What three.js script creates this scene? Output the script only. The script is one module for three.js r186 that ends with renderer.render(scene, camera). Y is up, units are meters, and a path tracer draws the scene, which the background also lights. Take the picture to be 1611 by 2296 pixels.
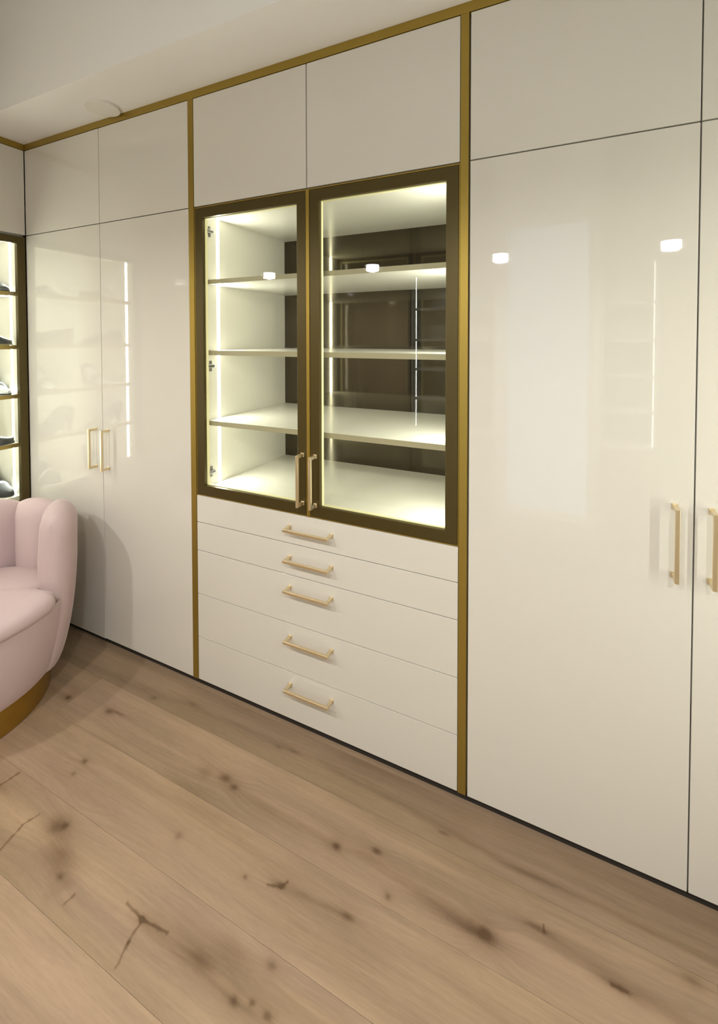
import * as THREE from 'three';
import { RoundedBoxGeometry } from 'three/addons/geometries/RoundedBoxGeometry.js';
import { mergeGeometries, mergeVertices, toCreasedNormals } from 'three/addons/utils/BufferGeometryUtils.js';
import { RectAreaLightUniformsLib } from 'three/addons/lights/RectAreaLightUniformsLib.js';

// ------------------------------------------------------------------ camera, sky, lights, exposure
RectAreaLightUniformsLib.init();
const IMG_W = 1611, IMG_H = 2296;
const scene = new THREE.Scene();
scene.background = new THREE.Color().setRGB(4.3, 5.6, 7.5);        // overcast daylight outside the frosted window behind the camera
const FOCAL = 983.63;                                   // pixels
const camera = new THREE.PerspectiveCamera(2 * Math.atan(IMG_H / 2 / FOCAL) * 180 / Math.PI, IMG_W / IMG_H, 0.02, 40);
camera.position.set(1.2611, 1.3065, 1.1996);
camera.rotation.set(-0.024684, 0.434742, -0.000696, 'YXZ');
camera.setViewOffset(IMG_W, IMG_H, -14.5, 365.85, IMG_W, IMG_H);   // the lens is shifted, the verticals stay upright
camera.updateProjectionMatrix();
scene.add(camera);

const renderer = new THREE.WebGLRenderer({ antialias: true });
renderer.toneMapping = THREE.LinearToneMapping;
renderer.toneMappingExposure = 0.58;
renderer.shadowMap.enabled = true;

const LAMP_COLOR = new THREE.Color().setRGB(1.0, 0.985, 0.95);
const LAMP_SIDE = 0.10;               // candela of each pendant to the sides
const LAMP_DOWN = 4.4;                // candela of each pendant straight down
const LED_COLOR = new THREE.Color().setRGB(0.98, 1.0, 0.93);
const LED_POWER = 250;                 // nits of each strip

// ------------------------------------------------------------------ dimensions of the room (metres)
const KICK = 0.03;                    // gap under the doors
const XL = -1.0436, XR = 2.045;       // faces of the left and right cabinet runs
const ZB = 1.9;                       // face of the opposite run
const SOFFIT = 2.2039, CEIL = 2.62;
const Y_SPLIT0 = 1.7518 + KICK, Y_SPLIT1 = 1.7553 + KICK, Y_TOP = 2.1463 + KICK, Y_TRIM = 2.1739 + KICK;

// ------------------------------------------------------------------ helpers
let seed = 7;
const rnd = () => { seed = (seed * 1664525 + 1013904223) >>> 0; return seed / 4294967296; };
const used = {};
function numbered(name) { const n = used[name] = (used[name] ?? -1) + 1; return n ? `${name}_${String(n).padStart(3, '0')}` : name; }
function part(name, geo, mat, parent) {
  const m = new THREE.Mesh(geo, mat); m.name = name; m.castShadow = m.receiveShadow = true; parent.add(m); return m;
}
function thing(name, label, category, group, parent = scene) {
  const g = new THREE.Group(); g.name = numbered(name); g.userData = { label, category };
  if (group) g.userData.group = group;
  parent.add(g); return g;
}
function tag(o, label, category, group) { o.name = numbered(o.name); o.userData = { label, category }; if (group) o.userData.group = group; return o; }
function struct(name, geo, mat, parent = scene) { const m = part(name, geo, mat, parent); m.userData.kind = 'structure'; return m; }
function bx(x0, x1, y0, y1, z0, z1, r = 0) {
  const w = x1 - x0, h = y1 - y0, d = z1 - z0;
  const g = r > 0 ? new RoundedBoxGeometry(w, h, d, 1, Math.min(r, w / 2.1, h / 2.1, d / 2.1)) : new THREE.BoxGeometry(w, h, d);
  g.translate((x0 + x1) / 2, (y0 + y1) / 2, (z0 + z1) / 2); return g;
}
const merge = (list) => mergeGeometries(list.map((g) => { const n = g.index ? g.toNonIndexed() : g; for (const k of Object.keys(n.attributes)) if (!['position', 'normal', 'uv'].includes(k)) n.deleteAttribute(k); return n; }));

// grid surface from a function (i, j in 0..1) -> [x, y, z]
function surface(nu, nv, fn, flip = false, crease = 0) {
  const p = [], uv = [], ix = [];
  for (let i = 0; i <= nu; i++) for (let j = 0; j <= nv; j++) { p.push(...fn(i / nu, j / nv)); uv.push(i / nu, j / nv); }
  for (let i = 0; i < nu; i++) for (let j = 0; j < nv; j++) {
    const a = i * (nv + 1) + j, b = a + 1, c = a + nv + 1, d = c + 1;
    flip ? ix.push(a, b, c, b, d, c) : ix.push(a, c, b, b, c, d);
  }
  const g = new THREE.BufferGeometry();
  g.setAttribute('position', new THREE.Float32BufferAttribute(p, 3));
  g.setAttribute('uv', new THREE.Float32BufferAttribute(uv, 2));
  g.setIndex(ix); g.computeVertexNormals();
  return crease ? toCreasedNormals(g, crease) : g;
}

// value noise
const PERM = new Uint8Array(512); { const a = [...Array(256).keys()]; for (let i = 255; i > 0; i--) { const j = Math.floor(rnd() * (i + 1)); [a[i], a[j]] = [a[j], a[i]]; } for (let i = 0; i < 512; i++) PERM[i] = a[i & 255]; }
function vnoise(x, y) {
  const xi = Math.floor(x), yi = Math.floor(y), fx = x - xi, fy = y - yi, X = xi & 255, Y = yi & 255;
  const u = fx * fx * (3 - 2 * fx), v = fy * fy * (3 - 2 * fy);
  const h = (a, b) => PERM[PERM[a & 255] + (b & 255)] / 255;
  const a = h(X, Y), b = h(X + 1, Y), c = h(X, Y + 1), d = h(X + 1, Y + 1);
  return a + (b - a) * u + (c - a) * v + (a - b - c + d) * u * v;
}
const fbm = (x, y, n = 4) => { let s = 0, a = 0.5; for (let i = 0; i < n; i++) { s += a * vnoise(x, y); x = x * 2.03 + 17.1; y = y * 2.03 + 5.3; a *= 0.5; } return s / (1 - Math.pow(0.5, n)); };
function texture(w, h, fn, srgb) {
  const d = new Uint8Array(w * h * 4);
  for (let j = 0; j < h; j++) for (let i = 0; i < w; i++) { const c = fn(i, j), k = 4 * (j * w + i); d[k] = c[0]; d[k + 1] = c[1]; d[k + 2] = c[2]; d[k + 3] = 255; }
  const t = new THREE.DataTexture(d, w, h); t.wrapS = t.wrapT = THREE.RepeatWrapping; t.magFilter = THREE.LinearFilter; t.minFilter = THREE.LinearMipmapLinearFilter; t.generateMipmaps = true;
  if (srgb) t.colorSpace = THREE.SRGBColorSpace; t.needsUpdate = true; return t;
}

// ------------------------------------------------------------------ materials
const lin = (r, g, b) => new THREE.Color().setRGB(r, g, b);
const M = {
  lacquer: new THREE.MeshPhysicalMaterial({ color: lin(0.66, 0.632, 0.567), roughness: 0.02, ior: 1.58, name: 'cream_lacquer' }),
  taupe: new THREE.MeshPhysicalMaterial({ color: lin(0.47, 0.385, 0.265), roughness: 0.05, ior: 1.6, name: 'taupe_lacquer' }),
  melamine: new THREE.MeshPhysicalMaterial({ color: lin(0.75, 0.725, 0.64), roughness: 0.3, clearcoat: 0.35, clearcoatRoughness: 0.18, name: 'cream_board' }),
  shelfEdge: new THREE.MeshPhysicalMaterial({ color: lin(0.36, 0.32, 0.22), roughness: 0.45, name: 'shelf_edge' }),
  gold: new THREE.MeshPhysicalMaterial({ color: lin(0.36, 0.25, 0.05), metalness: 0.75, roughness: 0.42, name: 'brushed_gold' }),
  champagne: new THREE.MeshPhysicalMaterial({ color: lin(0.78, 0.66, 0.44), metalness: 0.85, roughness: 0.28, name: 'champagne_metal' }),
  bronze: new THREE.MeshPhysicalMaterial({ color: lin(0.085, 0.062, 0.017), metalness: 0.55, roughness: 0.38, name: 'bronze_frame' }),
  glass: new THREE.MeshPhysicalMaterial({ color: lin(0.95, 0.97, 0.90), transmission: 1, thickness: 0, roughness: 0, ior: 1.5, name: 'clear_glass' }),
  smoked: new THREE.MeshPhysicalMaterial({ color: lin(0.062, 0.054, 0.036), metalness: 0.9, roughness: 0.06, name: 'smoked_mirror' }),
  led: new THREE.MeshStandardMaterial({ color: lin(0.9, 0.9, 0.9), emissive: LED_COLOR.clone(), emissiveIntensity: 6, roughness: 0.5, name: 'led_diffuser' }),
  steel: new THREE.MeshStandardMaterial({ color: lin(0.25, 0.25, 0.24), metalness: 0.9, roughness: 0.3, name: 'hinge_steel' }),
  dark: new THREE.MeshStandardMaterial({ color: lin(0.02, 0.016, 0.012), roughness: 0.8, name: 'dark_plinth' }),
  paint: new THREE.MeshStandardMaterial({ color: lin(0.86, 0.855, 0.835), roughness: 0.85, name: 'white_paint' }),
  coverPaint: new THREE.MeshStandardMaterial({ color: lin(0.80, 0.78, 0.73), roughness: 0.6, name: 'cover_paint' }),
  drumGold: new THREE.MeshPhysicalMaterial({ color: lin(0.42, 0.26, 0.05), metalness: 0.85, roughness: 0.3, name: 'gold_base' }),
  litEdge: new THREE.MeshStandardMaterial({ color: lin(0.74, 0.68, 0.40), roughness: 0.5, name: 'pale_lit_edge' }),  // pale colour paints the glow along the inner frame edges
  chrome: new THREE.MeshStandardMaterial({ color: lin(0.7, 0.68, 0.64), metalness: 1, roughness: 0.15, name: 'chrome' }),
  frosted: new THREE.MeshPhysicalMaterial({ color: lin(0.92, 0.92, 0.92), transmission: 1, thickness: 0, roughness: 1, side: THREE.DoubleSide, name: 'frosted_glass' }),
  lamp: new THREE.MeshStandardMaterial({ color: lin(1, 1, 1), emissive: LAMP_COLOR.clone(), emissiveIntensity: 60, roughness: 0.4, name: 'lamp_core' }),
  crystal: new THREE.MeshPhysicalMaterial({ color: lin(1, 1, 1), transmission: 1, thickness: 0, roughness: 0, ior: 1.6, name: 'crystal' }),
  blackLeather: new THREE.MeshPhysicalMaterial({ color: lin(0.012, 0.014, 0.016), roughness: 0.35, clearcoat: 0.4, clearcoatRoughness: 0.2, name: 'black_leather' }),
  blackSuede: new THREE.MeshStandardMaterial({ color: lin(0.02, 0.022, 0.024), roughness: 0.85, name: 'black_suede' }),
  silver: new THREE.MeshStandardMaterial({ color: lin(0.62, 0.64, 0.64), metalness: 0.6, roughness: 0.3, name: 'silver_leather' }),
  soleTan: new THREE.MeshStandardMaterial({ color: lin(0.30, 0.26, 0.12), roughness: 0.6, name: 'tan_sole' }),
};
const velvetBump = texture(256, 256, (i, j) => { const v = 128 + 90 * (fbm(i / 3, j / 3, 2) - 0.5) + 60 * (fbm(i / 40, j / 40, 3) - 0.5); return [v, v, v]; });
velvetBump.repeat.set(3, 3);
M.velvet = new THREE.MeshPhysicalMaterial({ color: lin(0.54, 0.42, 0.415), roughness: 0.95, sheen: 0.8, sheenRoughness: 0.45, sheenColor: lin(0.9, 0.8, 0.8), bumpMap: velvetBump, bumpScale: 0.0008, name: 'pink_velvet' });

// ------------------------------------------------------------------ oak floor: colour map in floor metres (3.0 m x 1.5 m), knots where the photograph has them
const FX0 = -1.1, FW = 3.0, FH = 1.5;
const PLANK = 0.1687, SEAM0 = 0.127;   // seams at z = 0.127, 0.296, 0.464, 0.633 ...
const KNOTS = [ // x, z, radius along the grain, radius across, depth
  [-0.188, 0.214, 0.020, 0.010, 0.9], [-0.150, 0.205, 0.030, 0.005, 0.6], [-0.095, 0.108, 0.016, 0.009, 0.55], [0.054, 0.067, 0.03, 0.007, 0.5],
  [-0.084, 0.365, 0.011, 0.007, 0.95], [-0.076, 0.404, 0.008, 0.006, 0.6], [0.347, 0.223, 0.022, 0.012, 0.9], [0.389, 0.232, 0.016, 0.010, 0.9], [0.28, 0.235, 0.03, 0.02, 0.35],
  [0.343, 0.392, 0.010, 0.010, 0.45], [0.731, 0.237, 0.012, 0.008, 1.1], [0.829, 0.203, 0.013, 0.007, 1.1], [0.561, 0.387, 0.006, 0.005, 0.8],
  [0.649, 0.364, 0.012, 0.006, 0.8], [0.82, 0.347, 0.018, 0.007, 0.7], [0.889, 0.276, 0.008, 0.007, 0.7], [1.108, 0.246, 0.018, 0.012, 1.2], [1.075, 0.25, 0.06, 0.012, 0.55],
  [1.209, 0.187, 0.03, 0.006, 0.7], [1.366, 0.214, 0.025, 0.006, 0.8], [0.973, 0.092, 0.016, 0.005, 0.6], [0.485, 0.066, 0.02, 0.005, 0.5], [0.431, 0.074, 0.012, 0.005, 0.5],
  [0.712, 0.482, 0.014, 0.008, 0.6], [0.674, 0.554, 0.01, 0.007, 0.8], [0.708, 0.541, 0.007, 0.006, 0.7], [0.747, 0.542, 0.012, 0.007, 0.8],
  [0.029, 0.512, 0.03, 0.022, 0.75], [0.048, 0.502, 0.010, 0.009, 0.9], [0.11, 0.55, 0.05, 0.025, 0.4], [0.153, 0.575, 0.010, 0.007, 0.6], [-0.23, 0.517, 0.05, 0.012, 0.4],
  [-0.46, 0.17, 0.02, 0.01, 0.6], [0.57, 0.538, 0.03, 0.012, 0.5], [0.62, 0.50, 0.05, 0.02, 0.35], [0.404, 0.546, 0.012, 0.006, 0.9], [1.5, 0.14, 0.02, 0.01, 0.5],
];
const STREAKS = [ // x0, z0, x1, z1, half width, depth: dark mineral streaks along the grain
  [0.75, 0.222, 1.11, 0.246, 0.016, 0.42], [0.40, 0.546, 0.75, 0.55, 0.016, 0.42], [0.45, 0.53, 1.0, 0.50, 0.03, 0.22], [1.2, 0.19, 1.75, 0.235, 0.016, 0.4], [0.15, 0.285, 0.75, 0.36, 0.02, 0.22],
  [0.55, 0.058, 1.3, 0.10, 0.010, 0.35], [0.4, 0.24, 0.75, 0.238, 0.012, 0.35], [1.1, 0.09, 1.75, 0.085, 0.008, 0.42], [0.05, 0.52, 0.2, 0.59, 0.028, 0.35], [-0.2, 0.09, 0.5, 0.06, 0.01, 0.28],
  [0.55, 0.02, 1.8, 0.028, 0.028, 0.20], [-0.15, 0.43, 0.35, 0.44, 0.012, 0.14], [0.62, 0.37, 0.84, 0.345, 0.007, 0.35], [0.0, 0.33, 0.55, 0.335, 0.02, 0.16],
];
const CRACKS = [[-0.238, 0.525, -0.227, 0.472], [-0.044, 0.612, -0.058, 0.549], [-0.058, 0.549, -0.046, 0.515], [0.404, 0.548, 0.409, 0.585], [0.409, 0.585, 0.42, 0.622], [0.346, 0.541, 0.404, 0.546], [0.22, 0.583, 0.216, 0.602], [0.404, 0.546, 0.47, 0.538],
  [0.619, 0.376, 0.652, 0.366], [0.652, 0.366, 0.66, 0.352], [1.352, 0.215, 1.378, 0.214], [1.225, 0.187, 1.223, 0.176]];
const seg = (x, z, a, b, c, d) => { const ux = c - a, uz = d - b, t = Math.max(0, Math.min(1, ((x - a) * ux + (z - b) * uz) / (ux * ux + uz * uz))); return [x - a - ux * t, z - b - uz * t, t]; };
const floorMap = texture(2048, 1024, (i, j) => {
  const x = FX0 + (i + 0.5) / 2048 * FW, z = (j + 0.5) / 1024 * FH;
  const row = Math.floor((z - SEAM0) / PLANK), zoff = row * 3.7;
  let bend = 0, dark = 0;
  for (const [kx, kz, a, b, s] of KNOTS) {
    const dx = (x - kx) / a, dz = (z - kz) / b, q = dx * dx * 0.12 + dz * dz * 0.12;
    if (q > 9) continue;
    bend += (z - kz) * s * 0.8 * Math.exp(-q);
    const n = 0.75 + 0.6 * vnoise(x * 260 + kx * 50, z * 260), r2 = (dx * dx + dz * dz) * n;
    dark += s * (0.62 * Math.exp(-r2 * 1.2) + 0.15 * Math.exp(-r2 * 0.2));
  }
  for (const [a, b, c, d, w, s] of STREAKS) {
    const wob = 0.012 * (fbm(x * 5 + b * 40, 3.3) - 0.5);
    const [ex, ez, t] = seg(x, z + wob, a, b, c, d), q = (ex * ex * 0.25 + ez * ez) / (w * w);
    if (q < 9) dark += 0.75 * s * Math.exp(-q) * (0.3 + 0.9 * fbm(x * 14, z * 90 + 9, 3)) * Math.min(1, 8 * t * (1 - t) + 0.25);
  }
  for (const [a, b, c, d] of CRACKS) { const [ex, ez] = seg(x + 0.004 * (vnoise(z * 90, x * 90) - 0.5), z, a, b, c, d), w = 0.0012 + 0.0034 * vnoise(x * 120, z * 120), q = (ex * ex + ez * ez) / (w * w); if (q < 12) dark += 0.55 * Math.exp(-q); }
  const gz = z + bend + 0.022 * (fbm(x * 1.7 + zoff, z * 3 + zoff, 3) - 0.5);
  const band = fbm(x * 0.9 + zoff, gz * 26 + zoff, 3), fine = fbm(x * 7 + zoff, gz * 230, 3), pore = vnoise(x * 55, gz * 620), cloud = fbm(x * 3 + zoff, z * 6, 3);
  const ray = fbm(x * 2.2 + 40 + zoff, gz * 60, 3);
  let v = 1 + 0.20 * (band - 0.5) + 0.10 * (fine - 0.5) + 0.05 * (pore - 0.5) + 0.16 * (cloud - 0.5) + 0.14 * Math.max(0, ray - 0.6);
  const m = Math.min(0.8, dark * 0.85);
  const tone = [0.94, 1.0, 1.01, 1.0, 1.04, 0.99][Math.min(5, row + 1)]; v *= tone;  // shade painted into the row along the cabinets; other rows vary by board
  const warm = 0.10 * (fbm(x * 1.3 + 9 + zoff, z * 9 + 4, 3) - 0.5), k = 1 - v;
  const base = [152 * v, 129 * (v - 0.05 * Math.max(0, k) + warm * 0.15), 105 * (v - 0.12 * Math.max(0, k) - warm * 0.8)];
  return base.map((c, n) => Math.min(255, c + ([74, 52, 32][n] - c) * m));
}, true);
const floorRough = texture(512, 256, (i, j) => { const v = 120 + 60 * (fbm(i / 30, j / 2, 3) - 0.5); return [v, v, v]; });
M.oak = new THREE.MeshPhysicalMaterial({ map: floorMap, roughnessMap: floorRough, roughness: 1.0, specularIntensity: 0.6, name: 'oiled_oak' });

// ------------------------------------------------------------------ setting: floor, walls, ceiling
const XW0 = XL - 0.62, XW1 = XR + 0.62, ZW0 = -0.62, ZW1 = ZB + 0.62;
const floor = struct('floor', bx(XW0 - 0.1, XW1 + 0.1, -0.08, -0.012, ZW0 - 0.1, ZW1 + 0.1), M.dark);
{
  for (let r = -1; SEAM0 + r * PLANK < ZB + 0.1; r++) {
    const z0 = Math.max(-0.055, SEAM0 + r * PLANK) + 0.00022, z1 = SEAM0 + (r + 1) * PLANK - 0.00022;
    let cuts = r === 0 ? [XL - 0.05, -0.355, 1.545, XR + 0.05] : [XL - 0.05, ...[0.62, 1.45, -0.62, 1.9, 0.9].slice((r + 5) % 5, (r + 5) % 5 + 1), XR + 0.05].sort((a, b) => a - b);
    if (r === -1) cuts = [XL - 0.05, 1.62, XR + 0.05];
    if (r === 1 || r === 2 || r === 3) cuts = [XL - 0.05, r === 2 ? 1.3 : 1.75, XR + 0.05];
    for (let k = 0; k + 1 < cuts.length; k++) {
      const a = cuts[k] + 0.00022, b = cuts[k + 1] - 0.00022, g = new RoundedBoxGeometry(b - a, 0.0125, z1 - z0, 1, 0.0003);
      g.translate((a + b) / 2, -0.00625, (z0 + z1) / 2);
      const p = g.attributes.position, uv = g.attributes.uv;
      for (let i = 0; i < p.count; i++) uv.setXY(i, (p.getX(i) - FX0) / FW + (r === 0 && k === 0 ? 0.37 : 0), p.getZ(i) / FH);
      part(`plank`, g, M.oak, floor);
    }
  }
}
struct('wall_front', bx(XW0, XW1, 0, CEIL, ZW0 - 0.1, ZW0), M.paint);
struct('wall_left', bx(XW0 - 0.1, XW0, 0, CEIL, ZW0 - 0.1, ZW1 + 0.1), M.paint);
struct('wall_right', bx(XW1, XW1 + 0.1, 0, CEIL, ZW0 - 0.1, ZW1 + 0.1), M.paint);
struct('wall_back', merge([bx(XW0, 0.801, 0, CEIL, ZW1, ZW1 + 0.1), bx(1.441, XW1, 0, CEIL, ZW1, ZW1 + 0.1)]), M.paint);
struct('ceiling', bx(XW0 - 0.1, XW1 + 0.1, CEIL, CEIL + 0.1, ZW0 - 0.1, ZW1 + 0.1), M.paint);
struct('ceiling_soffit', bx(XW0 + 0.001, XW1 - 0.001, SOFFIT, CEIL - 0.0005, ZW0 + 0.001, 0.217), M.paint);
{
  const c = part('ceiling_cover', new THREE.CylinderGeometry(0.058, 0.060, 0.009, 48), M.coverPaint, scene);
  c.position.set(-0.392, SOFFIT - 0.0045, 0.0645);
  tag(c, 'thin round white cover plate on the low ceiling soffit above the left wardrobe', 'ceiling plate');
}

// ------------------------------------------------------------------ cabinet parts, drawn with the run along +x and the face at z = 0
const DT = 0.019;                     // door thickness
const handleGeo = merge([              // bar of 168 mm on two square feet, lying along x
  new RoundedBoxGeometry(0.168, 0.009, 0.009, 1, 0.0012).translate(0, 0, 0.0315),
  new RoundedBoxGeometry(0.010, 0.009, 0.030, 1, 0.001).translate(-0.079, 0, 0.0145), new RoundedBoxGeometry(0.010, 0.009, 0.030, 1, 0.001).translate(0.079, 0, 0.0145),
  new RoundedBoxGeometry(0.014, 0.013, 0.003, 1, 0.001).translate(-0.079, 0, 0.0012), new RoundedBoxGeometry(0.014, 0.013, 0.003, 1, 0.001).translate(0.079, 0, 0.0012)]);
const handleUp = handleGeo.clone().rotateZ(Math.PI / 2);
function handle(parent, x, y, upright) { const h = part('handle', upright ? handleUp : handleGeo, M.champagne, parent); h.position.set(x, y, 0); return h; }
function panel(name, x0, x1, y0, y1, parent, mat = M.lacquer) { return part(name, bx(x0, x1, y0, y1, -DT, 0, 0.0009), mat, parent); }
function carcass(x0, x1, y0, y1, depth, parent, mat = M.lacquer) {   // open box behind the doors
  const t = 0.018, f = -DT - 0.0015;
  return part('carcass', merge([bx(x0, x0 + t, y0, y1, -depth, f), bx(x1 - t, x1, y0, y1, -depth, f), bx(x0 + t, x1 - t, y0, y0 + t, -depth, f), bx(x0 + t, x1 - t, y1 - t, y1, -depth, f), bx(x0 + t, x1 - t, y0 + t, y1 - t, -depth, -depth + 0.008)]), mat, parent);
}
function frameGeo(x0, x1, y0, y1, w, z0 = -0.021, z1 = 0) {          // mitred metal frame of a glass door
  const s = new THREE.Shape([[x0, y0], [x1, y0], [x1, y1], [x0, y1]].map((p) => new THREE.Vector2(...p)));
  s.holes.push(new THREE.Path([[x0 + w, y0 + w], [x0 + w, y1 - w], [x1 - w, y1 - w], [x1 - w, y0 + w]].map((p) => new THREE.Vector2(...p))));
  const b = 0.0008, g = new THREE.ExtrudeGeometry(s, { depth: z1 - z0 - 2 * b, bevelEnabled: true, bevelSize: b, bevelOffset: -b, bevelThickness: b, bevelSegments: 1 });
  g.translate(0, 0, z0 + b); return g;
}
function pane(x0, x1, y0, y1, z, parent) { const g = new THREE.PlaneGeometry(x1 - x0, y1 - y0); g.translate((x0 + x1) / 2, (y0 + y1) / 2, z); return part('pane', g, M.glass, parent); }
function ledStrip(parent, x, side, z, segs, power = LED_POWER) {       // side +1: on a panel that faces +x
  const strip = new THREE.Group(); strip.name = 'led_strip'; parent.add(strip);
  const w = 0.016, y0 = segs[0][0], y1 = segs[segs.length - 1][1];
  for (const [a, b] of segs) {
    const g = new THREE.CylinderGeometry(w / 2, w / 2, b - a, 10, 1, false, 0, Math.PI); g.scale(0.45, 1, 1);
    if (side < 0) g.rotateY(Math.PI);
    g.translate(x, (a + b) / 2, z); part('led_segment', g, M.led, strip);
  }
  const l = new THREE.RectAreaLight(LED_COLOR, power, 0.014, y1 - y0);
  l.position.set(x + side * 0.005, (y0 + y1) / 2, z); l.rotation.y = side > 0 ? -Math.PI / 2 : Math.PI / 2;
  strip.add(l); return strip;
}
function hinge(parent, x, y, z, side) {
  const h = new THREE.Group(); h.name = 'hinge'; parent.add(h);
  part('hinge_plate', bx(0, 0.008, -0.028, 0.028, -0.022, -0.010, 0.002).scale(side, 1, 1), M.steel, h);
  part('hinge_arm', merge([bx(0.006, 0.018, -0.009, 0.009, -0.034, 0.018, 0.003), bx(0.004, 0.022, -0.018, 0.018, 0.016, 0.024, 0.003)]).scale(side, 1, 1), M.steel, h);
  h.position.set(x, y, z); h.scale.setScalar(0.72); return h;
}
function litEdge(x0, x1, y0, y1, parent) {   // added pale strip, its colour stands for the lit inner edge of the frame
  return part('frame_lit_edge', frameGeo(x0 - 0.004, x1 + 0.004, y0 - 0.004, y1 + 0.004, 0.0065, -0.0235, -0.0125), M.litEdge, parent);
}
// a tall wardrobe with pairs of lacquered doors; list = [[x0, x1, handle x or null], ...]
function wardrobe(label, list, opts = {}) {
  const t = thing('wardrobe', label, 'wardrobe'), x0 = list[0][0], x1 = list[list.length - 1][1];
  carcass(x0, x1, KICK + 0.0006, Y_TOP - 0.001, 0.56, t, opts.mat ?? M.lacquer);
  if (opts.plinth !== false) part('plinth', bx(x0 + 0.001, x1 - 0.001, 0.0005, KICK + 0.0006, -0.036, -0.016), M.dark, t);
  for (const [a] of list.slice(1)) part('partition', bx(a - 0.012, a + 0.012, KICK + 0.02, Y_TOP - 0.02, -0.55, -DT - 0.003), opts.mat ?? M.lacquer, t);
  list.forEach(([a, b, hx], k) => {
    const l = a + (k ? 0.0014 : opts.left ?? 0.0018), r = b - (k < list.length - 1 ? 0.0014 : opts.right ?? 0.0018), drop = opts.drop?.[k] ?? 0;
    const d = panel('door', l, r, KICK - drop, Y_SPLIT0, t, opts.mat ?? M.lacquer);
    if (hx != null) handle(d, hx, 0.812 + KICK, true);
    panel('upper_door', l, r, Y_SPLIT1, Y_TOP - 0.002, t, opts.mat ?? M.lacquer);
  });
  return t;
}

// ------------------------------------------------------------------ the run in view
wardrobe('glossy cream wardrobe in the corner, partly hidden by the pink armchair', [[XL, -0.5159, -0.558], [-0.5159, -0.0125, -0.479]], { left: 0.0012, right: 0.0016, drop: [0.0025, 0], plinth: false });
wardrobe('glossy cream wardrobe filling the right side of the picture', [[1.0113, 1.5211, 1.484], [1.5211, XR, 1.5525]], { left: 0.0045, right: 0.003, plinth: false });

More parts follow.
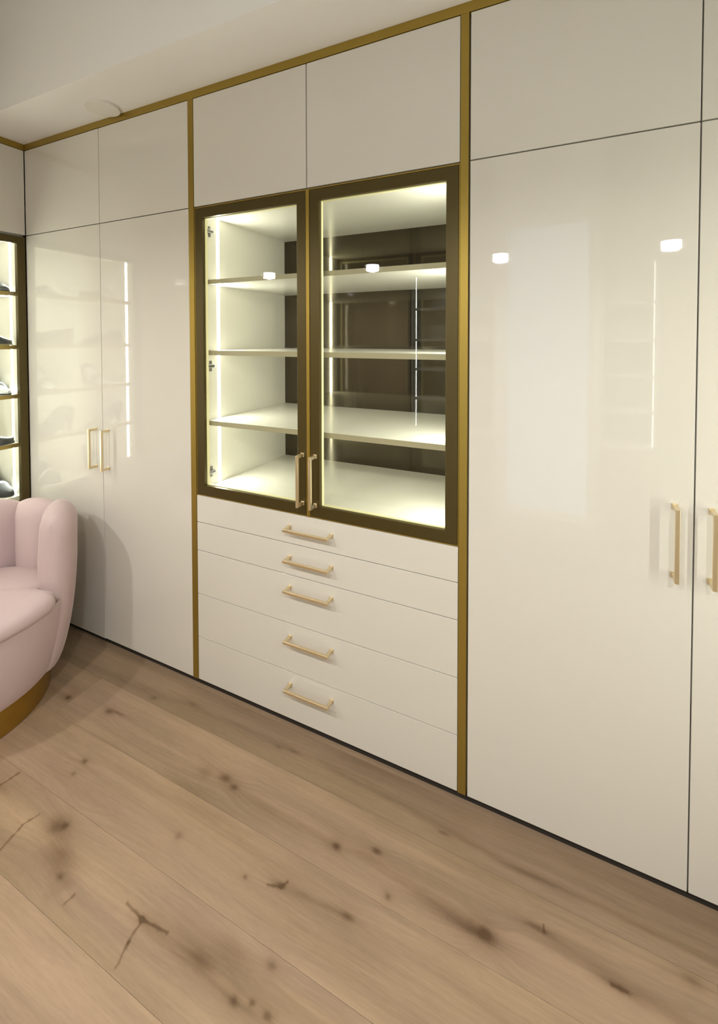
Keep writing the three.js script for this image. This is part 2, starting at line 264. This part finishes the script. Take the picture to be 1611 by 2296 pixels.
{ // display cabinet with two lit glass doors over five drawers
  const t = thing('display_cabinet', 'central cream display cabinet with lit glass doors above five drawers', 'cabinet');
  const x0 = 0.0125, x1 = 0.9887, yb = 0.6964 + KICK, yt = Y_SPLIT0, B = KICK;
  const D = 0.545, p = 0.006;                       // inner depth and the thickness of the lining that shows
  // lower carcass with the drawers, upper carcass behind the upper doors
  carcass(x0 + 0.0005, x1 - 0.0005, KICK + 0.0005, yb - 0.0005, 0.56, t);
  carcass(x0 + 0.0005, x1 - 0.0005, yt + 0.0005, Y_TOP - 0.001, 0.56, t);
  // the lit compartment
  const ya = yb + 0.0005, yz = yt - 0.0005, xa = x0 + 0.0005, xz = x1 - 0.0005, sh = 0.012;
  part('side_panel', bx(xa, xa + sh, ya, yz, -D, -0.0235), M.melamine, t);
  part('side_panel', bx(xz - sh, xz, ya, yz, -D, -0.0235), M.melamine, t);
  part('bottom_board', bx(xa + sh, xz - sh, ya, ya + 0.018, -D, -0.0235), M.melamine, t);
  part('top_board', bx(xa + sh, xz - sh, yz - 0.018, yz, -D, -0.0235), M.melamine, t);
  const back = part('back_mirror', bx(xa, xz, ya, yz, -D - 0.008, -D), M.smoked, t); back.userData.label = 'dark smoked mirror back';
  const L = xa + sh, R = xz - sh, S = [[0.949, 0.966], [1.213, 1.230], [1.478, 1.494]].map((q) => q.map((v) => v + B));
  for (const [a, b] of S) {
    const s = part('shelf', bx(L + 0.0005, R - 0.0005, a, b, -D + 0.002, -0.045, 0.0006), M.melamine, t);
    part('shelf_edge', bx(L + 0.0005, R - 0.0005, a - 0.0002, b + 0.0002, -0.0449, -0.0435), M.shelfEdge, s);
  }
  const levels = [[ya + 0.018, S[0][0]], [S[0][1], S[1][0]], [S[1][1], S[2][0]], [S[2][1], yz - 0.018]].map(([a, b]) => [a + 0.001, b - 0.001]);
  ledStrip(t, L, 1, -0.106, levels); ledStrip(t, R, -1, -0.106, levels);
  for (const y of [0.768, 1.171, 1.677]) { hinge(t, L, y + B, -0.049, 1); hinge(t, R, y + B, -0.049, -1); }
  // glass doors and the thin gold lining round them
  const gy0 = 0.7009 + B, gy1 = 1.7466 + B;
  for (const [a, b, hx] of [[0.0181, 0.4932, 0.478], [0.5076, 0.9843, 0.526]]) {
    const d = part('glass_door', frameGeo(a, b, gy0, gy1, 0.0345), M.bronze, t);
    pane(a + 0.030, b - 0.030, gy0 + 0.030, gy1 - 0.030, -0.010, d);
    litEdge(a + 0.0345, b - 0.0345, gy0 + 0.0345, gy1 - 0.0345, d);
    handle(d, hx, 0.818 + B, true);
  }
  const f = -0.0215, q = 0.0012;
  part('gold_lining', merge([bx(x0 + 0.0012, 0.0181 - q, yb + 0.0006, yt - 0.0006, f, -0.001), bx(0.9843 + q, x1 - 0.0012, yb + 0.0006, yt - 0.0006, f, -0.001), bx(0.4932 + q, 0.5076 - q, yb + 0.0006, gy1 + q, f, 0.001),
    bx(0.0181 - q, 0.9843 + q, gy1 + q, yt - 0.0006, f, -0.001), bx(0.0181 - q, 0.4932 + q, yb + 0.0006, gy0 - q, f, -0.001), bx(0.5076 - q, 0.9843 + q, yb + 0.0006, gy0 - q, f, -0.001)]), M.gold, t);
  part('partition', bx(0.485, 0.509, yt + 0.02, Y_TOP - 0.02, -0.55, -DT - 0.003), M.lacquer, t);
  panel('upper_door', x0 + 0.0016, 0.497 - 0.0017, Y_SPLIT1, Y_TOP - 0.002, t);
  panel('upper_door', 0.497 + 0.0017, x1 - 0.0016, Y_SPLIT1, Y_TOP - 0.002, t);
  const cuts = [0, 0.1609, 0.3251, 0.4895, 0.5955, 0.6964], hy = [0.118, 0.281, 0.449, 0.549, 0.651];
  for (let k = 0; k < 5; k++) {
    const d = panel('drawer', x0 + 0.0016, x1 - 0.0016, cuts[k] + B + 0.0011, cuts[k + 1] + B - (k === 4 ? 0.001 : 0.0011), t);
    handle(d, 0.505, hy[k] + B, false);
  }
}

// gold posts and rails
{
  const post = (x0, x1, label) => tag(part('gold_post', bx(x0, x1, KICK, Y_TOP, -0.022, 0.0015, 0.0008), M.gold, scene), label, 'post');
  tag(part('plinth', bx(XL, XR, 0.0005, KICK - 0.0005, -0.036, -0.016), M.dark, scene), 'dark recessed plinth on the floor under the main cabinet run', 'plinth');
  post(-0.0125, 0.0125, 'gold metal post between the corner wardrobe and the lit display cabinet');
  post(0.9887, 1.0113, 'gold metal post between the lit display cabinet and the right wardrobe');
  tag(part('gold_rail', bx(XL, XR, Y_TOP, Y_TRIM - 0.0005, -0.3, 0.002, 0.0008), M.gold, scene), 'long gold metal rail under the soffit along the top of the main cabinet run', 'rail');
  tag(part('gold_rail', bx(XL - 0.3, XL + 0.002, Y_TOP, Y_TRIM - 0.0005, 0.0025, ZB - 0.03, 0.0008), M.gold, scene), 'short gold metal rail on top of the shoe cabinet at the left picture edge', 'rail');
}

// ------------------------------------------------------------------ shoe display cabinets in the side walls
const SHOE_SHELVES = [0.785, 1.014, 1.244, 1.492].map((v) => v + KICK);
const SHOE_BOTTOM = 0.54 + KICK;
const BAYW = 0.605, BAYD = 0.36;
function shoeBay(label, label2) {     // local run along +x (0 .. BAYW), face at z = 0
  const t = thing('shoe_cabinet', label, 'cabinet');
  const x0 = 0.003, x1 = BAYW - 0.0015, sh = 0.012, y0 = SHOE_BOTTOM - 0.06, y1 = Y_SPLIT0;
  carcass(x0, x1, KICK + 0.0005, y0 - 0.001, 0.5, t);
  carcass(x0, x1, y1 + 0.001, Y_TOP - 0.001, 0.5, t);
  part('plinth', bx(x0 + 0.001, x1 - 0.001, 0.0005, KICK, -0.036, -0.016), M.dark, t);
  part('gold_lining', bx(x0 - 0.0018, x0 + 0.0023, y0 + 0.004, y1 - 0.006, -0.021, -0.002), M.gold, t);
  part('side_panel', bx(x0, x0 + sh, y0, y1, -BAYD, -0.0235), M.melamine, t);
  part('side_panel', bx(x1 - sh, x1, y0, y1, -BAYD, -0.0235), M.melamine, t);
  part('bottom_board', bx(x0 + sh, x1 - sh, y0, SHOE_BOTTOM, -BAYD, -0.0235), M.melamine, t);
  part('top_board', bx(x0 + sh, x1 - sh, y1 - 0.018, y1, -BAYD, -0.0235), M.melamine, t);
  part('back_panel', bx(x0, x1, y0, y1, -BAYD - 0.008, -BAYD), M.melamine, t);
  const L = x0 + sh, R = x1 - sh, lv = [];
  let low = SHOE_BOTTOM;
  for (const y of SHOE_SHELVES) {
    const s = part('shelf', bx(L + 0.0005, R - 0.0005, y - 0.018, y, -BAYD + 0.001, -0.04, 0.0006), M.melamine, t);
    part('shelf_edge', bx(L + 0.0005, R - 0.0005, y - 0.0182, y + 0.0002, -0.0399, -0.0385), M.gold, s);
    lv.push([low + 0.001, y - 0.019]); low = y;
  }
  lv.push([low + 0.001, y1 - 0.019]);
  ledStrip(t, L, 1, -0.105, lv); ledStrip(t, R, -1, -0.105, lv);
  for (const y of [0.62, 1.1, 1.68]) hinge(t, L, y, -0.045, 1);
  const d = part('glass_door', frameGeo(0.0065, x1 - 0.001, y0 + 0.004, y1 - 0.006, 0.034), M.bronze, t);
  pane(0.0065 + 0.03, x1 - 0.031, y0 + 0.034, y1 - 0.036, -0.010, d);
  panel('lower_door', x0 + 0.002, x1 - 0.001, KICK, y0, t);
  panel('upper_door', x0 + 0.002, x1 - 0.001, Y_SPLIT1, Y_TOP - 0.002, t);
  return t;
}
const shoeLeft = shoeBay('lit shoe cabinet with glass door at the left picture edge above the armchair');
shoeLeft.position.set(XL, 0, 0);
shoeLeft.rotation.y = Math.PI / 2;    // local +x runs towards -z, so the bay is turned and set from its far end
shoeLeft.position.z = BAYW + 0.0005;
const shoeRight = shoeBay('lit glass shoe cabinet in the right side wall, out of view beside the right wardrobe');
shoeRight.rotation.y = -Math.PI / 2; shoeRight.position.set(XR, 0, 0.0005);

// the rest of the side walls and the opposite run: plain tall doors (seen in reflections)
function plainRun(label, widths, rot, pos, handles = true, mat = M.taupe) {
  let x = 0; const list = widths.map((w, k) => { const a = x; x += w; return [a, x, handles ? (k % 2 ? a + 0.04 : x - 0.04) : null]; });
  const t = wardrobe(label, list, { mat }); t.rotation.y = rot; t.position.set(...pos); return t;
}
const rest = ZB - BAYW - 0.002;
plainRun('plain taupe wardrobe on the left wall beside the shoe cabinet', [rest / 3, rest / 3, rest / 3], Math.PI / 2, [XL, 0, ZB - 0.001]);
plainRun('plain taupe wardrobe on the right wall, out of view', [rest / 3, rest / 3, rest / 3], -Math.PI / 2, [XR, 0, BAYW + 0.002]);
plainRun('wide taupe wardrobe on the opposite wall, mirrored in the display cabinet', [0.41, 0.41, 0.41], Math.PI, [0.185, 0, ZB]);
plainRun('narrow single-door taupe wardrobe on the opposite wall', [0.295], Math.PI, [XR, 0, ZB], false);
{ // short wall behind the camera with a tall frosted window to the outside
  const a = 0.85, b = 1.40, y0 = 0.12, y1 = 2.08, xa = 0.802, xb = 1.44, ze = ZW1 + 0.3;
  struct('wall_pier', merge([bx(xa, a, 0, CEIL - 0.001, ZB, ze), bx(b, xb, 0, CEIL - 0.001, ZB, ze), bx(a, b, 0, y0, ZB, ze), bx(a, b, y1, CEIL - 0.001, ZB, ze)]), M.paint);
  const w = struct('window_1', frameGeo(a, b, y0, y1, 0.03, ZB + 0.05, ZB + 0.09), M.paint);
  const g = new THREE.PlaneGeometry(b - a - 0.05, y1 - y0 - 0.05); g.translate((a + b) / 2, (y0 + y1) / 2, ZB + 0.07); part('frosted_pane', g, M.frosted, w);
}

function niche(label, xa, xb, ledSide) { // open lit shelf niche in the opposite run
  const t = thing('shelf_niche', label, 'shelves');
  const w = xb - xa, x0 = 0.001, x1 = w - 0.001, sh = 0.014, y0 = 0.62, y1 = Y_SPLIT0, d = 0.36;
  carcass(x0, x1, KICK + 0.0005, y0 - 0.001, 0.5, t, M.taupe); carcass(x0, x1, y1 + 0.001, Y_TOP - 0.001, 0.5, t, M.taupe);
  part('plinth', bx(x0, x1, 0.0005, KICK, -0.036, -0.016), M.dark, t);
  panel('lower_door', x0 + 0.001, x1 - 0.001, KICK, y0 - 0.002, t, M.taupe); panel('upper_door', x0 + 0.001, x1 - 0.001, Y_SPLIT1, Y_TOP, t, M.taupe);
  part('side_panel', bx(x0, x0 + sh, y0, y1, -d, 0), M.melamine, t); part('side_panel', bx(x1 - sh, x1, y0, y1, -d, 0), M.melamine, t);
  part('bottom_board', bx(x0 + sh, x1 - sh, y0, y0 + 0.018, -d, 0), M.melamine, t); part('top_board', bx(x0 + sh, x1 - sh, y1 - 0.018, y1, -d, 0), M.melamine, t);
  part('back_panel', bx(x0, x1, y0, y1, -d - 0.008, -d), M.melamine, t);
  const lv = []; let low = y0 + 0.018;
  for (const y of [0.86, 1.08, 1.30, 1.53]) { part('shelf', bx(x0 + sh, x1 - sh, y - 0.018, y, -d, -0.03), M.melamine, t); lv.push([low + 0.001, y - 0.019]); low = y; }
  lv.push([low + 0.001, y1 - 0.019]);
  if (ledSide > 0) ledStrip(t, x0 + sh, 1, -0.06, lv, 22); else ledStrip(t, x1 - sh, -1, -0.06, lv, 60);
  t.rotation.y = Math.PI; t.position.set(xb, 0, ZB);
}
niche('wide lit shelf niche on the opposite wall, mirrored in the glass door', 0.19, 0.80, -1);
niche('narrow lit shelf niche on the opposite wall, mirrored in the right wardrobe', 1.442, 1.748, 1);

// ------------------------------------------------------------------ crystal pendants (seen as reflections in the doors)
{
  const r = 0.054, h = 0.034;
  const cord = new THREE.CylinderGeometry(0.0015, 0.0015, CEIL - 1.74 - h / 2 - 0.012, 6);
  const cap = new THREE.CylinderGeometry(r - 0.01, r - 0.01, 0.012, 32), core = new THREE.CylinderGeometry(r - 0.014, r - 0.014, h, 24), rose = new THREE.CylinderGeometry(0.045, 0.045, 0.018, 24);
  const rod = new THREE.CylinderGeometry(0.0055, 0.0055, h, 5);
  const where = ['in the left glass door', 'in the right glass door', 'in the right wardrobe beside the gold post', 'in the right wardrobe near its handles'];
  [-0.63, 0.154, 0.92, 1.69].forEach((x, k) => {
    const t = thing('crystal_pendant', `small round crystal pendant reflected ${where[k]}`, 'lamp', 'row of crystal pendants');
    t.position.set(x, 1.74, 1.27);
    part('lamp_core', core, M.lamp, t);
    part('cap', cap, M.chrome, t).position.y = h / 2 + 0.006;
    part('cord', cord, M.chrome, t).position.y = (CEIL - 1.74 + h / 2 + 0.012) / 2;
    part('ceiling_rose', rose, M.chrome, t).position.y = CEIL - 1.74 - 0.0095;
    for (let i = 0; i < 16; i++) part('crystal_rod', rod, M.crystal, t).position.set(Math.cos(i / 8 * Math.PI) * r, -0.002, Math.sin(i / 8 * Math.PI) * r);
    const l = new THREE.PointLight(LAMP_COLOR, LAMP_SIDE, 0, 2); l.castShadow = true; l.shadow.radius = 1.5; t.add(l);
    const d = new THREE.RectAreaLight(LAMP_COLOR, LAMP_DOWN / 0.0036, 0.06, 0.06); d.rotation.x = -Math.PI / 2; d.position.y = -h / 2 - 0.003; t.add(d);
  });
}

// ------------------------------------------------------------------ pink channel-back armchair on a gold drum
{
  const t = thing('armchair', 'pink velvet barrel armchair with channel-tufted back on a gold drum base', 'armchair');
  t.position.set(-0.676, 0, 0.437); t.rotation.y = -0.3665;           // local +x is the way the seat faces
  const N = 6, E = 0.13, A0 = 54 * Math.PI / 180 + E, AW = (2 * Math.PI - 2 * A0) / N, END = 2 * Math.PI - A0 + E;
  const Y0 = 0.10, Ro = (y) => 0.298 + 0.063 * Math.pow(Math.sin(Math.min(1, Math.max(0, (y - Y0) / 0.42)) * Math.PI / 2), 0.6);
  const pol = (r, a, y) => [r * Math.cos(a), y, r * Math.sin(a)];
  const YB = 0.30;
  const shrink = (a) => { const k = Math.max(0, a < Math.PI ? A0 + 0.07 - a : a - (2 * Math.PI - A0 - 0.07)) / (E + 0.07); return Math.sqrt(Math.max(0, 1 - k * k)); };   // the arm ends are rounded off
  const RM = 0.307;                                                   // middle of the padded ring
  function section(s, w, sh, top) {                                   // s 0..1: up the inside, over the top, down the outside
    const ri = RM - (RM - 0.299 + 0.052 * w) * sh, ro = RM + (Ro(0.6) + 0.002 * w - RM) * sh, rm = (ri + ro) / 2, hw = (ro - ri) / 2, yTop = top + 0.026 * w - 0.045 * (1 - sh), cap = 0.07;
    if (s < 0.4) { const k = s / 0.4; return [ri - 0.008 * Math.sin(k * Math.PI) * w * sh, YB + (yTop - cap - YB) * k]; }
    if (s < 0.7) { const a = (s - 0.4) / 0.3 * Math.PI; return [rm - hw * Math.cos(a), yTop - cap + cap * Math.sin(a)]; }
    const k = (s - 0.7) / 0.3, y = yTop - cap + (0.46 - yTop + cap) * k; return [ro + (RM + (Ro(y) + 0.0004 - RM) * sh - ro) * Math.min(1, k * 2), y];
  }
  for (let n = 0; n < N; n++) {
    const a0 = A0 + n * AW, first = n === 0, last = n === N - 1, lo = first ? a0 - E : a0, hi = last ? END : a0 + AW;
    part('back_channel', surface(44, 48, (u, s) => {
      const v = first ? 1 - Math.pow(1 - u, 1.6) * 1 : u, a = lo + (first ? Math.pow(u, 1.5) : last ? 1 - Math.pow(1 - u, 1.5) : v) * (hi - lo);
      let q = 2 * Math.min(1, Math.max(0, (a - a0) / AW)) - 1;
      if ((first && q < 0) || (last && q > 0)) q *= 0.5;
      const w = 1 - Math.pow(Math.abs(q), 2.6), [r, y] = section(s, w, shrink(a), first || last ? 0.646 : 0.616);
      return pol(r, a, y);
    }, true), M.velvet, t);
  }
  // outer shell from one arm end round the back to the other
  part('outer_shell', surface(96, 24, (u, v) => {
    const y = Y0 + Math.pow(v, 1.6) * 0.44, e = u < 0.15 ? Math.pow(u / 0.15, 1.6) * 0.15 : u > 0.85 ? 1 - Math.pow((1 - u) / 0.15, 1.6) * 0.15 : u, a = A0 - E + e * (END - A0 + E);
    return pol(Math.min(RM, Ro(y) - 0.022) + (Ro(y) - Math.min(RM, Ro(y) - 0.022)) * shrink(a), a, y);
  }), M.velvet, t);
  // front rail under the seat, and the closed underside
  part('seat_rail', surface(40, 16, (u, v) => { const y = Y0 + Math.pow(v, 1.6) * 0.268, a = -A0 + E - 0.02 + u * 2 * (A0 - E + 0.02); return pol(Ro(y) - 0.016, a, y); }, true), M.velvet, t);
  part('underside', surface(64, 4, (u, v) => pol(0.2815 * v, u * 2 * Math.PI, Y0 + 0.0005), true), M.velvet, t);
  // seat cushion: fills the ring, swells out over the front rail, sinks a little towards the back
  const rho = (a) => { const c = Math.abs(Math.atan2(Math.sin(a), Math.cos(a))), k = Math.min(1, Math.max(0, (c - A0 + E + 0.12) / 0.13)); return 0.353 + (0.272 - 0.353) * k * k * (3 - 2 * k); };
  const prof = [[0, 0.350], [0.9, 0.350], [0.965, 0.357], [0.984, 0.364], [0.988, 0.367], [0.997, 0.371], [1.0, 0.381], [0.998, 0.392], [0.985, 0.403], [0.96, 0.412], [0.92, 0.418], [0.84, 0.423], [0.65, 0.429], [0.35, 0.432], [0, 0.433]];
  part('seat_cushion', surface(96, prof.length - 1, (u, v) => { const p = prof[Math.round(v * (prof.length - 1))], a = u * 2 * Math.PI, x = rho(a) * p[0] * Math.cos(a); return pol(rho(a) * p[0], a, p[1] + (x < 0.2 ? (x - 0.2) * 0.10 : 0)); }, true), M.velvet, t);
  part('drum_base', new THREE.LatheGeometry([[0, 0.0005], [0.262, 0.0005], [0.268, 0.003], [0.268, 0.088], [0.265, 0.0915], [0, 0.0915]].map((p) => new THREE.Vector2(...p)), 72), M.drumGold, t);
}

// ------------------------------------------------------------------ shoes on the shelves of the left cabinet
// a shoe lies along local +x (toe at +x), its sole at y = 0
function shoeParts(kind) {
  const K = {
    pump:     { heel: 0.012, top: 0.052, open: 0.85, upper: M.blackLeather, sole: M.blackSuede, w: 0.036 },
    loafer:   { heel: 0.022, top: 0.066, open: 0.6, upper: M.blackLeather, sole: M.soleTan, w: 0.04 },
    sandal:   { heel: 0.075, top: 0.03, open: 0.4, upper: M.silver, sole: M.blackSuede, w: 0.034, strap: M.blackLeather },
    stiletto: { heel: 0.085, top: 0.045, open: 0.8, upper: M.blackLeather, sole: M.blackSuede, w: 0.034 },
    strappy:  { heel: 0.06, top: 0.05, open: 0.6, upper: M.blackSuede, sole: M.blackSuede, w: 0.038, strap: M.silver },
  }[kind];
  const L = 0.235, sole = (u) => { const k = Math.min(1, Math.max(0, (0.62 - u) / 0.5)); return K.heel * k * k * (3 - 2 * k); };
  const half = (u) => K.w * (0.62 + 0.38 * Math.sin(Math.min(1, u * 1.25) * Math.PI * 0.62)) * Math.pow(Math.max(0.0004, 1 - Math.pow(Math.abs(2 * u - 1), 7)), 0.5) * (u > 0.7 ? 1 - 0.45 * Math.pow((u - 0.7) / 0.3, 2) : 1);
  const high = (u) => u > 0.62 ? 0.016 + 0.034 * Math.pow(1 - (u - 0.62) / 0.38, 1.2) * (K.top / 0.05) : u < 0.25 ? K.top : K.top - (K.top - 0.05 * K.top / 0.05) * (u - 0.25) / 0.37 - 0.012 * Math.sin((u - 0.25) / 0.37 * Math.PI);
  const out = [];
  out.push(['upper', surface(40, 22, (u, v) => { const a = v * Math.PI, x = (u - 0.5) * L, b = half(u), h = high(u); const lid = u < 0.62 ? 0.35 * K.open : 0; return [x, sole(u) + 0.006 + h * Math.pow(Math.sin(a), 0.75) * (1 - lid * Math.pow(Math.sin(a), 6)), -b * Math.cos(a)]; }, true), K.upper]);
  out.push(['sole', merge([surface(40, 4, (u, v) => [(u - 0.5) * (L + 0.004), sole(u) + 0.006, (v * 2 - 1) * half(u) * 1.04], false), surface(40, 4, (u, v) => [(u - 0.5) * (L + 0.004), sole(u), (v * 2 - 1) * half(u) * 1.04], true),
    surface(40, 1, (u, v) => [(u - 0.5) * (L + 0.004), sole(u) + 0.006 * v, half(u) * 1.04], false), surface(40, 1, (u, v) => [(u - 0.5) * (L + 0.004), sole(u) + 0.006 * v, -half(u) * 1.04], true)]), K.sole]);
  const hh = K.heel + 0.002, thin = K.heel > 0.05 ? 0.006 : 0.022;
  out.push(['heel', new THREE.CylinderGeometry(0.02, thin, hh, 16).translate(-L / 2 + 0.03, hh / 2, 0), K.sole]);
  if (K.strap) for (const [x, r] of [[0.03, 0.036], [-0.06, 0.034]]) {
    const u = x / L + 0.5; out.push(['strap', new THREE.TorusGeometry(r, 0.006, 8, 20, Math.PI).scale(1, 1.25, 1.4).rotateY(Math.PI / 2).translate(x, sole(u) + 0.008, 0), K.strap]);
  }
  return out;
}
function shoe(kind, label, x, y, z, turn, group) {
  const t = thing('shoe', label, 'shoe', group);
  for (const [n, g, m] of shoeParts(kind)) part(n, g, m, t);
  t.position.set(x, y + 0.0006, z); t.rotation.y = turn; return t;
}
{
  const levels = [SHOE_BOTTOM, ...SHOE_SHELVES];
  const rows = [['strappy', 'black silver-strapped shoe', 'bottom level'], ['stiletto', 'black high-heeled court shoe', 'second level'], ['sandal', 'silver heeled sandal', 'third level'], ['loafer', 'black leather loafer with tan sole', 'fourth level'], ['pump', 'flat black pointed pump', 'top level']];
  rows.forEach(([kind, look, place], k) => {
    const out = k % 2 === 0;          // toes to the glass, or along the shelf
    shoe(kind, `${look} by the corner, ${place} of the left shoe cabinet`, out ? XL - 0.164 : XL - 0.080, levels[k], out ? 0.060 : 0.142, out ? 0 : Math.PI / 2);
    shoe(kind, `${look} beside its mate, ${place} of the left shoe cabinet`, out ? XL - 0.166 : XL - 0.175, levels[k], out ? 0.155 : 0.165, out ? 0 : Math.PI / 2);
    shoe(kind, `${look} far from corner, ${place} of the left shoe cabinet`, out ? XL - 0.166 : XL - 0.085, levels[k], 0.425, out ? 0 : Math.PI / 2);
  });
}

scene.traverse((o) => { if (o.isMesh) { o.castShadow = o.material !== M.glass && o.material !== M.led; o.receiveShadow = true; } });
renderer.render(scene, camera);
